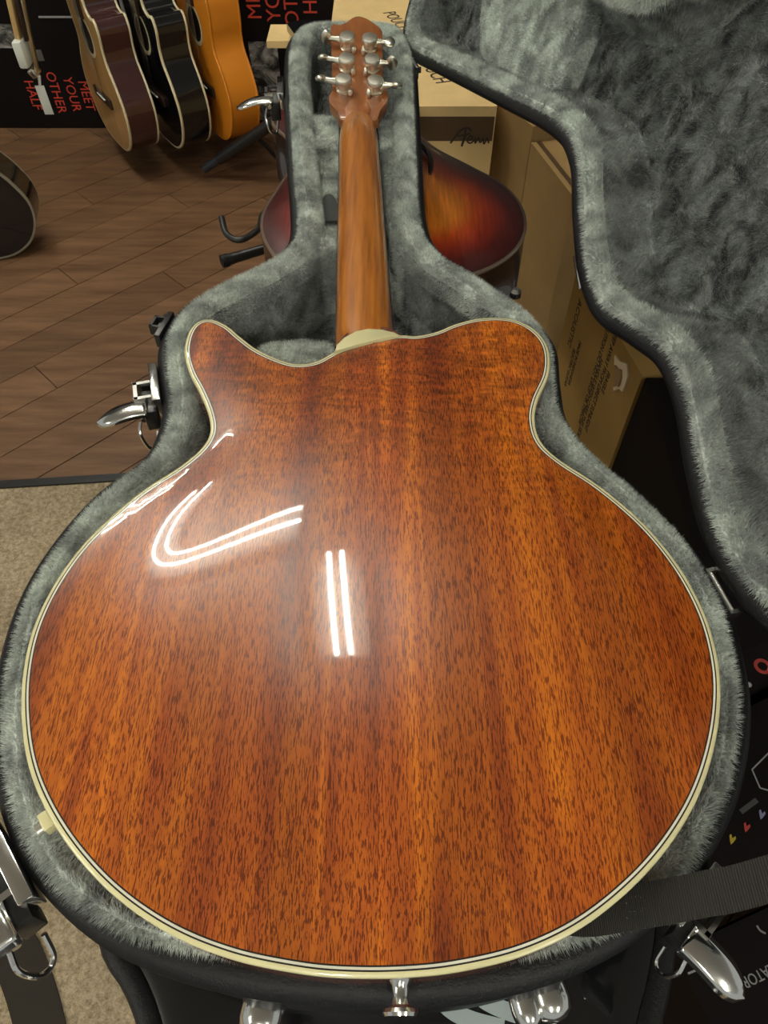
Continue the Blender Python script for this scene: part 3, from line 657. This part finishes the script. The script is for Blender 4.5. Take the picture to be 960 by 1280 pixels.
tp = mesh('top', [(x, y, sbz+.0005+.024*(h**.9)*np.clip(h/.15, 0, 1)**.6) for (x, y), h in zip(V2, H2)], [tuple(int(k) for k in t) for t in T2], burst, sb)
att = tp.data.attributes.new('burst', 'FLOAT', 'POINT'); dl = np.min(np.linalg.norm(V2[:, None, :]-sinn[None, ::2, :], axis=2), axis=1)
att.data.foreach_set('value', np.clip(dl/.125, 0, 1).astype(np.float32))
def zt_(x, y): return sbz+.020
for s in (-1, 1):
    pts = [Vector((*sbt(s*(.082+.018*math.sin(t*3)), .25+.13*t), sbz+.0205)) for t in np.linspace(0, 1, 9)]
    tube('f_hole', pts, [.003]+[.0045]*7+[.003], black_line, sb, 8)
tube('tailpiece', [(*sbt(0, .02), sbz+.012), (*sbt(0, .08), sbz+.032)], .008, nickel, sb)
def sbm(x, y, z): return Matrix.Translation((*sbt(x, y), z)) @ Matrix.Rotation(SBR, 4, 'Z')
box('bridge', (.12, .012, .014), rosewood, sb, sbm(0, .26, sbz+.029), bev=.002)
box('pickguard', (.045, .16, .003), cream, sb, sbm(-.06, .36, sbz+.028))
box('neck', (.052, .24, .024), rosewood, sb, sbm(0, .69, sbz+.022), bev=.006); box('fretboard', (.054, .36, .006), rosewood, sb, sbm(0, .63, sbz+.038))
prism('headstock', [(-.03,0),(.03,0),(.042,.12),(0,.135),(-.042,.12)], sbz+.010, sbz+.026, glossblack, sb, Matrix.Translation((*sbt(0, .81), 0)) @ Matrix.Rotation(SBR, 4, 'Z'))
gs = thing('guitar_stand', 'black tubular stand with a curved hook, carrying the sunburst guitar', 'stand', (0, 1.1, 0))
zu = sbz-.105
tube('post', [(.01, 1.12, .02), (.01, 1.12, zu-.012)], .014, blacksteel, gs)
tube('crossbar', [(.15, 1.08, zu-.012), (-.15, 1.08, zu-.012)], .011, blacksteel, gs)
zh = .50
tube('hook', spline([Vector((.01, 1.12, zh)), U(345, 268, zh), U(322, 288, zh), U(300, 300, zh), U(283, 292, zh), U(277, 272, zh+.01)], 6), .0065, blacksteel, gs)
fo = tube('padded_arm', [U(280, 326, zh-.06), U(335, 310, zh-.06), Vector((.01, 1.12, zh-.06))], .0115, blacksteel, gs, 14)
tube('arm_cap', [U(277, 327, zh-.06), U(285, 324.6, zh-.06)], .0135, leather, gs, 14)
for an in (1.4, 2.5, 4.4): tube('leg', [(.01, 1.12, .25), (.01+.22*math.cos(an), 1.12+.22*math.sin(an), .012)], .010, blacksteel, gs)
# second stand, its leg on the wooden floor
g2 = thing('guitar_stand', 'black tripod stand leg on the wooden floor beside the amber guitar', 'stand', tuple(U(345, 150, .0)))
hub = U(378, 128, .30)
a = U(256, 211, .03)
tube('leg', [a+(hub-a)*.16, hub], .019, blacksteel, g2, 14); tube('leg_end', [a, a+(hub-a)*.2], .014, M_('grey_rubber', (.03, .035, .045), .4), g2, 14)
tube('brace', [U(320, 170, .12), U(349, 200, .012)], .007, blacksteel, g2)
tube('brace', [U(320, 170, .12), U(325, 165, .14)], .007, blacksteel, g2)
tube('leg', [hub, U(440, 180, .012)], .014, blacksteel, g2); tube('leg', [hub, (hub.x+.05, hub.y+.2, .012)], .014, blacksteel, g2); tube('post', [hub, hub+Vector((0, 0, .2))], .012, blacksteel, g2)
# ---------------------------------------------------------------- standing acoustic guitars
def acoustic(label, pos, yaw, top, side, bind, lean=0.0, cut=True, thick=.105, scale=1.0, roll=0.0, group=None, name='acoustic_guitar'):
    g = thing(name, label, 'guitar', pos, group)
    M0 = Matrix.Translation(pos) @ Matrix.Rotation(yaw, 4, 'Z') @ Matrix.Rotation(lean, 4, 'X') @ Matrix.Rotation(roll, 4, 'Y') @ Matrix.Diagonal((scale, scale, scale, 1)) @ Matrix.Rotation(math.pi/2, 4, 'X')
    # local: x across, y up the guitar, z out of the face
    R_ = [(0,0),(.09,.008),(.155,.045),(.192,.105),(.198,.17),(.170,.235),(.135,.285),(.128,.325),(.134,.355),(.136,.385)]
    R_ += ([(.120,.412),(.090,.408),(.06,.424),(.045,.47)] if cut else [(.134,.43),(.115,.468),(.08,.487),(.04,.492)])
    Lf = [(-.04,.492),(-.09,.487),(-.130,.46),(-.145,.41),(-.138,.36),(-.128,.32),(-.135,.285),(-.170,.235),(-.198,.17),(-.192,.105),(-.155,.045),(-.09,.008)]
    o = smooth_closed(R_+Lf, 130); i_ = inward(o, 2); rg = lambda d, z: [(p[0]+n_[0]*d, p[1]+n_[1]*d, z) for p, n_ in zip(o, i_)]
    t2 = thick/2; X = lambda V_: [M0 @ Vector(p) for p in V_]
    v, f = rings_mesh([rg(0, t2-.006), rg(0, -t2+.006)]); mesh('body_side', X(v), f, side, g)
    for zz, s in ((t2, 1), (-t2, -1)):
        v, f = rings_mesh([rg(.001, zz-s*.007), rg(-.001, zz-s*.007), rg(-.001, zz-s*.001), rg(.0, zz), rg(.006, zz)])
        mesh('binding', X(v), f if s > 0 else [q[::-1] for q in f], bind, g)
    v = rg(.006, t2); mesh('top', X(v), tess([(p[0], p[1], 0) for p in v]), top, g, smooth=False)
    v = rg(.006, -t2); mesh('back', X(v), [q[::-1] for q in tess([(p[0], p[1], 0) for p in v])], side, g, smooth=False)
    C_ = (0, .335)
    cir = lambda r, z: [(C_[0]+r*math.cos(a_), C_[1]+r*math.sin(a_), z) for a_ in np.linspace(0, 2*math.pi, 40, endpoint=False)]
    v = cir(.048, t2+.0006); mesh('sound_hole', X(v), [tuple(range(40))], black_line, g, smooth=False)
    v, f = rings_mesh([cir(.048, t2+.0008), cir(.060, t2+.0008)]); mesh('rosette', X(v), f, paleb if bind is not darkred else rosewood, g, smooth=False)
    bx_ = lambda nm, s, l, m, pr: box(nm, s, m, pr, M0 @ Matrix.Translation(l), bev=.0015)
    br = bx_('bridge', (.16, .03, .009), (0, .155, t2+.0045), rosewood, g); bx_('saddle', (.075, .004, .006), (0, .158, t2+.011), whitep, br)
    bx_('fretboard', (.055, .42, .007), (0, .60, t2+.004), rosewood, g); bx_('neck', (.052, .36, .022), (0, .66, t2-.010), side, g)
    bx_('headstock', (.07, .16, .014), (0, .92, t2-.014), side, g)
    for k in range(6):
        tube('string', [M0 @ Vector((-.026+.0104*k, .158, t2+.012)), M0 @ Vector((-.019+.0076*k, .84, t2+.010))], .0006, nickel, g, 5)
    return g
Yg = 2.68
yaw = math.radians(-57)   # face turned to the left and towards the camera
p1 = UY(158, 188, 2.62); p2 = UY(232, 183, 2.60); p3 = UY(288, 170, 2.66)
acoustic('natural spruce-topped cutaway acoustic guitar with dark sides, leftmost of the three acoustics', (p1.x+.02, p1.y+.03, .085), yaw, spruce, darkred, paleb)
acoustic('black cutaway acoustic guitar with cream binding, between the natural and the amber guitar', (p2.x-.025, p2.y+.06, .09), yaw, glossblack, glossblack, paleb)
acoustic('amber orange acoustic guitar without a cutaway, next to the black carton', (p3.x-.01, p3.y+.02, .11), math.radians(-58), amber, amber, amber, cut=False, name='classical_guitar')
rl = thing('wall_rail', 'black wall rail above the picture from which the acoustic guitars hang', 'rail', (-.8, 2.9, 1.2))
box('rail', (1.3, .03, .06), blacksteel, rl, loc=(-.8, 2.96, 1.0))
for p_ in (p1, p2, p3): tube('hook', [(p_.x, 2.95, 1.0), (p_.x, p_.y+.02, .93)], .008, blacksteel, rl)
# black glossy guitar body at the left edge
acoustic('glossy black acoustic guitar cut off by the left edge, on the floor', (-1.265, 2.07, .004), math.radians(192), glossblack, glossblack, M_('dull_binding', (.25, .22, .16), .4), lean=0, cut=False, thick=.12)
# ---------------------------------------------------------------- white electric guitar seen edge on, price tag
Yt = 2.55
eg = thing('electric_guitar', 'white electric guitar with a maple neck hanging edge-on at the top left', 'guitar', tuple(UY(45, 95, Yt)))
def seg(nm, a, b, w, th, mat, parent, Y=Yt, bev=.002):
    A_, B_ = UY(*a, Y), UY(*b, Y); d = B_-A_; Mx = frame((A_+B_)/2, d, (0, -1, 0)); return box(nm, (d.length, w, th), mat, parent, Mx, bev=bev)
seg('neck', (8, -30), (25, 46), .016, .05, maple, eg); seg('fretboard', (17, -30), (36, 48), .010, .055, rosewood, eg)
seg('body', (24, 46), (36, 80), .030, .09, whitep, eg, bev=.008); seg('string_bundle', (22, -30), (49, 98), .005, .03, nickel, eg)
seg('bridge', (38, 84), (48, 94), .022, .05, nickel, eg, bev=.006)
pt = thing('price_tag', 'white price tag dangling below the white electric guitar', 'tag', tuple(UY(52, 125, Yt)))
seg('card', (49, 107), (62, 143), .030, .002, whitep, pt, Y=Yt-.01, bev=.0005); seg('string', (49, 94), (50, 108), .008, .002, whitep, pt, Y=Yt-.01, bev=.0003)
# ---------------------------------------------------------------- black cartons against the wall, with red slogan
def photo_print(name, seed):
    m = M_(name, (.1, .1, .1), .5); n_ = noise(m, 9+seed, (1, 1, 1.4), 5, .7, dist=1.5)
    L(m, ramp(m, n_.outputs[0], [(.38, (.004, .004, .004)), (.46, (.07, .07, .065)), (.56, (.26, .25, .23)), (.72, (.6, .58, .54))]).outputs[0], B(m).inputs['Base Color']); return m
YW = 2.93
def carton_panel(label, x0, x1, z1):
    t = thing('display_carton', label, 'carton', ((x0+x1)/2, YW, 0)); box('carton_body', (x1-x0, .05, z1), blackpaper, t, loc=((x0+x1)/2, YW+.024, z1/2+.002)); return t
xl = lambda px, py: UY(px, py, YW).x
ca = carton_panel('black carton with a red slogan reading downwards, behind the natural acoustic guitar', -2.2, -1.30+.42, 1.35)
cb_ = carton_panel('black carton with a red slogan reading upwards, above the head of the open case', -.86+.0, -.16, 1.35)
fy = YW-.0015
def on_wall(px, py): q = UY(px, py, fy); return q
def wtext(body, px, py, size, rot, xs=.62, parent=None):
    q = on_wall(px, py); M0 = Matrix.Translation(q) @ Matrix.Rotation(math.pi/2, 4, 'X') @ Matrix.Rotation(rot, 4, 'Z')
    return text_mesh(body, size, M0, redink, parent=parent, xs=xs)
for body, px, py in (('MEET', 108, 120), ('YOUR', 90, 118), ('OTHER', 70, 116), ('HALF', 41, 119)): wtext(body, px, py, .050, -math.pi/2, parent=ca, xs=.90)
for body, px, py in (('MEET', 316, -7), ('YOUR', 340, -9), ('OTHER', 363, -9), ('HALF', 387, -13)): wtext(body, px, py, .070, math.pi/2, parent=cb_, xs=.9)
def wprint(nm, a, b, mat, parent, dy=.0):
    A_, B_ = UY(*a, fy-dy), UY(*b, fy-dy); box(nm, (abs(B_.x-A_.x), .002, abs(A_.z-B_.z)), mat, parent, loc=((A_.x+B_.x)/2, fy-dy, (A_.z+B_.z)/2))
wprint('photo_print', (310, 52), (356, 150), photo_print('grey_crowd_print', 5), cb_)
wprint('photo_print', (-20, 30), (24, 60), photo_print('grey_hand_print', 2), ca)
wprint('silver_line', (48, 20), (92, 22.5), greyink, ca)
wprint('star_print', (42, 62), (56, 76), M_('dull_star_ink', (.10, .09, .08), .6), ca)
wprint('frame_mark', (225, -10), (236, 12), redink, cb_)
wprint('frame_mark', (228, -12), (233, 9), blackpaper, cb_, .001)
ps = thing('wall_poster', 'pale poster strip between the natural and the black acoustic guitars', 'poster', tuple(UY(160, 30, fy)))
wprint('poster_sheet', (145, -15), (174, 57), M_('pale_poster', (.33, .34, .33), .5), ps, .004)
# ---------------------------------------------------------------- cartons at the right, behind and beside the case
def carton(name, label, corners, z0, z1, mat, group=None):
    t = thing(name, label, 'box', (sum(c[0] for c in corners)/4, sum(c[1] for c in corners)/4, z0), group)
    prism('carton_body', corners, z0, z1, mat, t, smooth=False); return t
zA = .64
a1 = U(525, 133, zA); yA = a1.y
A = carton('cardboard_box', 'tan cardboard box marked POUCH, its top in the light, right of the case head', [(-.02, yA), (.235, yA), (.235, yA+.80), (-.02, yA+.80)], .002, zA, card_a)
def flat_text(body, px, py, z, size, rot, mat, parent, xs=1):
    q = U(px, py, z); return text_mesh(body, size, Matrix.Translation((q.x, q.y, z+.0004)) @ Matrix.Rotation(rot, 4, 'Z'), mat, parent=parent, xs=xs)
def px_text(body, a_, b_, z, size, parent, xs):
    A_, B_ = U(*a_, z), U(*b_, z); r_ = math.atan2((B_-A_).y, (B_-A_).x)
    text_mesh(body, size, Matrix.Translation((B_.x, B_.y, z+.0004)) @ Matrix.Rotation(r_, 4, 'Z'), darkink, parent=parent, xs=xs, align='RIGHT')
px_text('PICK POUCH', (529, 74), (554, 104), zA, .050, A, .8)
box('tape_shade_strip', (.235, .0008, .05), tape_shade, A, loc=(.115, yA-.0006, zA-.045))  # shadow across the upper front face, painted as a dark strip
# script emblem on the front face of that box (only its first letters show)
def fp(px, py): q = UY(px, py, yA-.002); return q
for path, w in (([(563,179),(569,171),(575,164),(582,160),(587,161),(589,164)], .004), ([(582,161),(581,170),(577,183)], .005), ([(572,170),(580,169),(588,167)], .003), ([(586,176),(591,172),(588,170),(584,176),(588,179),(593,175)], .003), ([(594,172),(594,179),(598,172),(600,178),(604,173)], .003), ([(604,173),(605,180),(609,173),(611,179)], .003)):
    ribbon('script_emblem', [fp(*p_) for p_ in path], w, (0, -1, 0), darkink, A)
zB = zA+.028
yB = U(518, 50, zB).y
Bx = carton('cardboard_box', 'tan cardboard box lying on the boxes behind the case head, second marking POUCH', [(-.125, yB), (.20, yB), (.20, yB+.42), (-.125, yB+.42)], zA+.002, zB, card_a)
px_text('POUCH', (482, 12), (507, 38), zB, .045, Bx, .8)
fl1, fl2 = U(333, 52, zB+.012), U(425, 52, zB+.012)
box('box_flap', (fl2.x-fl1.x, .10, .014), card_a, Bx, loc=((fl1.x+fl2.x)/2, fl1.y+.05, zB+.006))
# tall brown cartons running toward the viewer
def azpt(px, py, z): return U(px, py, z)
zt3 = .60
q1 = azpt(617, 140, zt3); q2 = azpt(664, 178, zt3); q3 = azpt(718, 248, zt3); d = (q3-q2).normalized(); nrm = Vector((-d.y, d.x, 0))
if nrm.x < 0: nrm = -nrm
e = q3
carton('cardboard_box', 'tall plain brown carton standing right of the sunburst guitar', [q1[:2], (q2-d*.003)[:2], (q2-d*.003+nrm*.12)[:2], (q1+nrm*.12)[:2]], .002, zt3+.03, card_b)
tb = carton('cardboard_box', 'brown carton with a dark taped top edge beside the sunburst guitar', [q2[:2], e[:2], (e+nrm*.16)[:2], (q2+nrm*.16)[:2]], .002, zt3, card_b)
ribbon('tape_shade_strip', [q2+nrm*.016+Vector((0, 0, .0003)), e+nrm*.016+Vector((0, 0, .0003))], .010, (0, 0, 1), tape_shade, tb)
c1_ = azpt(700, 418, .45); c2_ = U(803, 470, .60)
r1 = U(722, 334, .60); r2 = Vector((c2_.x, c2_.y, 0)); d2 = (r2-r1).normalized(); n2_ = Vector((-d2.y, d2.x, 0))
if n2_.x < 0: n2_ = -n2_
pc_ = carton('cardboard_box', 'brown carton with printed lines of text and a torn corner, between case and lid', [r1[:2], r2[:2], (r2+n2_*.09)[:2], (r1+n2_*.09)[:2]], .002, .60, card('ochre_cardboard', (.40, .245, .075)))
fn = -n2_
def facept(px, py): return UP(px, py, (r1.x, r1.y, .3), (n2_.x, n2_.y, 0))
rt_ = Matrix(((0, 0, 0, 0),)*4)
def ftext(body, px, py, size, parent, xs=.8):
    o = facept(px, py) + fn*.0006; M0 = frame(o, (0, 0, -1), fn)
    return text_mesh(body, size, M0, darkink, parent=parent, xs=xs)
ftext('CAUTION DO NOT DROP OR THROW', 742, 470, .016, pc_); ftext('KEEP AWAY FROM DIRECT SUNLIGHT', 750, 480, .016, pc_); ftext('HANDLE WITH CARE THIS SIDE UP', 735, 505, .016, pc_); ftext('FRAGILE', 757, 478, .015, pc_)
ftext('MADE IN INDONESIA', 718, 455, .013, pc_); ftext('ELECTRIC GUITAR', 712, 460, .013, pc_); ftext('ACOUSTIC', 718, 405, .020, pc_, 1)
# torn patch near its top corner
tc_ = facept(777, 467); rng = random.Random(3); tp_ = []
for k in range(11):
    a_ = 2*math.pi*k/11; rr_ = .026*rng.uniform(.6, 1.25); tp_.append((rr_*math.cos(a_)*1.2, rr_*math.sin(a_)))
prism('torn_patch', tp_, 0, .003, M_('torn_paper', (.75, .62, .42), .8), pc_, frame(tc_+fn*.0005, d2, fn))
prism('torn_patch', [(x*.6+.004, y*.5-.003) for x, y in tp_], .003, .006, M_('torn_paper_brown', (.33, .20, .09), .8), pc_, frame(tc_+fn*.0005, d2, fn))
# black cartons at the lower right
k1 = carton('black_carton', 'tall matt black carton standing beyond the brown one, under the open lid', [(r2.x+.004, r2.y-.004), (.364, .345), (.66, .49), (r2.x+.28, r2.y-.004)], .002, .60, blackpaper)
zD = .36
f1 = U(938, 921, zD); f2 = U(960, 899, zD); dd = (f2-f1).normalized()
zE = .31
g1 = U(846, 1188, zE); g2_ = g1 + (U(893, 1290, zE)-g1)*2.6; h1 = U(960, 1134, zE); m_ = (h1-g1).y/(h1-g1).x
ky = lambda x: g1.y+.02+m_*(x-g1.x)
k2 = carton('black_carton', 'black carton with coloured pick symbols and a hexagon outline, right of the case', [(.345, ky(.345)), (.345, .325), (.66, .47), (.66, ky(.66))], .002, zD, blackpaper)
def line_px(name, pts, z, w, mat, parent): ribbon(name, [U(x, y, z+.0003) for x, y in pts], w, (0, 0, 1), mat, parent)
for a_, b_ in (((940, 962), (962, 940)), ((940, 962), (950, 985)), ((950, 985), (975, 992))):
    A_, B_ = U(*a_, zD+.0003), U(*b_, zD+.0003); ribbon('hexagon_line', [A_, B_], .0018, (0, 0, 1), greyink, k2)
line_px('printed_line', [(926, 1015), (946, 1000)], zD, .006, M_('faint_ink', (.06, .06, .06), .6), k2)
for (x, y), c_ in (((915, 1050), (.45, .33, .03)), ((933, 1035), (.5, .05, .04)), ((952, 1019), (.25, .25, .42))):
    mm_ = M_('pick_ink', c_, .6); q = U(x, y, zD+.0003); pk = [(-.004, .004), (-.0025, .0065), (0, .002), (.0025, .0065), (.004, .004), (.002, -.002), (0, -.006), (-.002, -.002)]
    prism('pick_symbol', pk, 0, .0004, mm_, k2, Matrix.Translation(q) @ Matrix.Rotation(-.5, 4, 'Z'))
q = U(953, 833, .60+.0003); rg_ = M_('red_ring_ink', (.35, .04, .03), .6)
v, f = rings_mesh([[(q.x+r_*math.cos(t), q.y+r_*math.sin(t), q.z+.0004) for t in np.linspace(0, 2*math.pi, 20, endpoint=False)] for r_ in (.005, .009)]); mesh('ring_symbol', v, f, rg_, k1)
prism('dot_symbol', [(.003*math.cos(t), .003*math.sin(t)) for t in np.linspace(0, 2*math.pi, 12, endpoint=False)], 0, .0004, greyink, k1, Matrix.Translation(U(936, 856, .6003)))
k3 = carton('black_carton', 'black carton lettered CREATORS in the lower right corner', [g1[:2], g2_[:2], (g2_.x+.28, g2_.y+.28*m_), (g1.x+.28, g1.y+.28*m_)][::-1], .002, zE, blackpaper)
ang = math.atan2((h1-g1).y, (h1-g1).x)
q = U(922, 1232, zE)
text_mesh('FOR CREATORS', .016, Matrix.Translation((q.x, q.y, zE+.0004)) @ Matrix.Rotation(ang+math.pi, 4, 'Z'), greyink, parent=k3, xs=.85, align='RIGHT')
for pth in ([(858, 1204), (856, 1198), (861, 1194)], [(860, 1217), (872, 1212), (882, 1208)], [(946, 1157), (950, 1163), (957, 1167)]): line_px('corner_mark', pth, zE, .0022, greyink, k3)
print('planks', nplank)
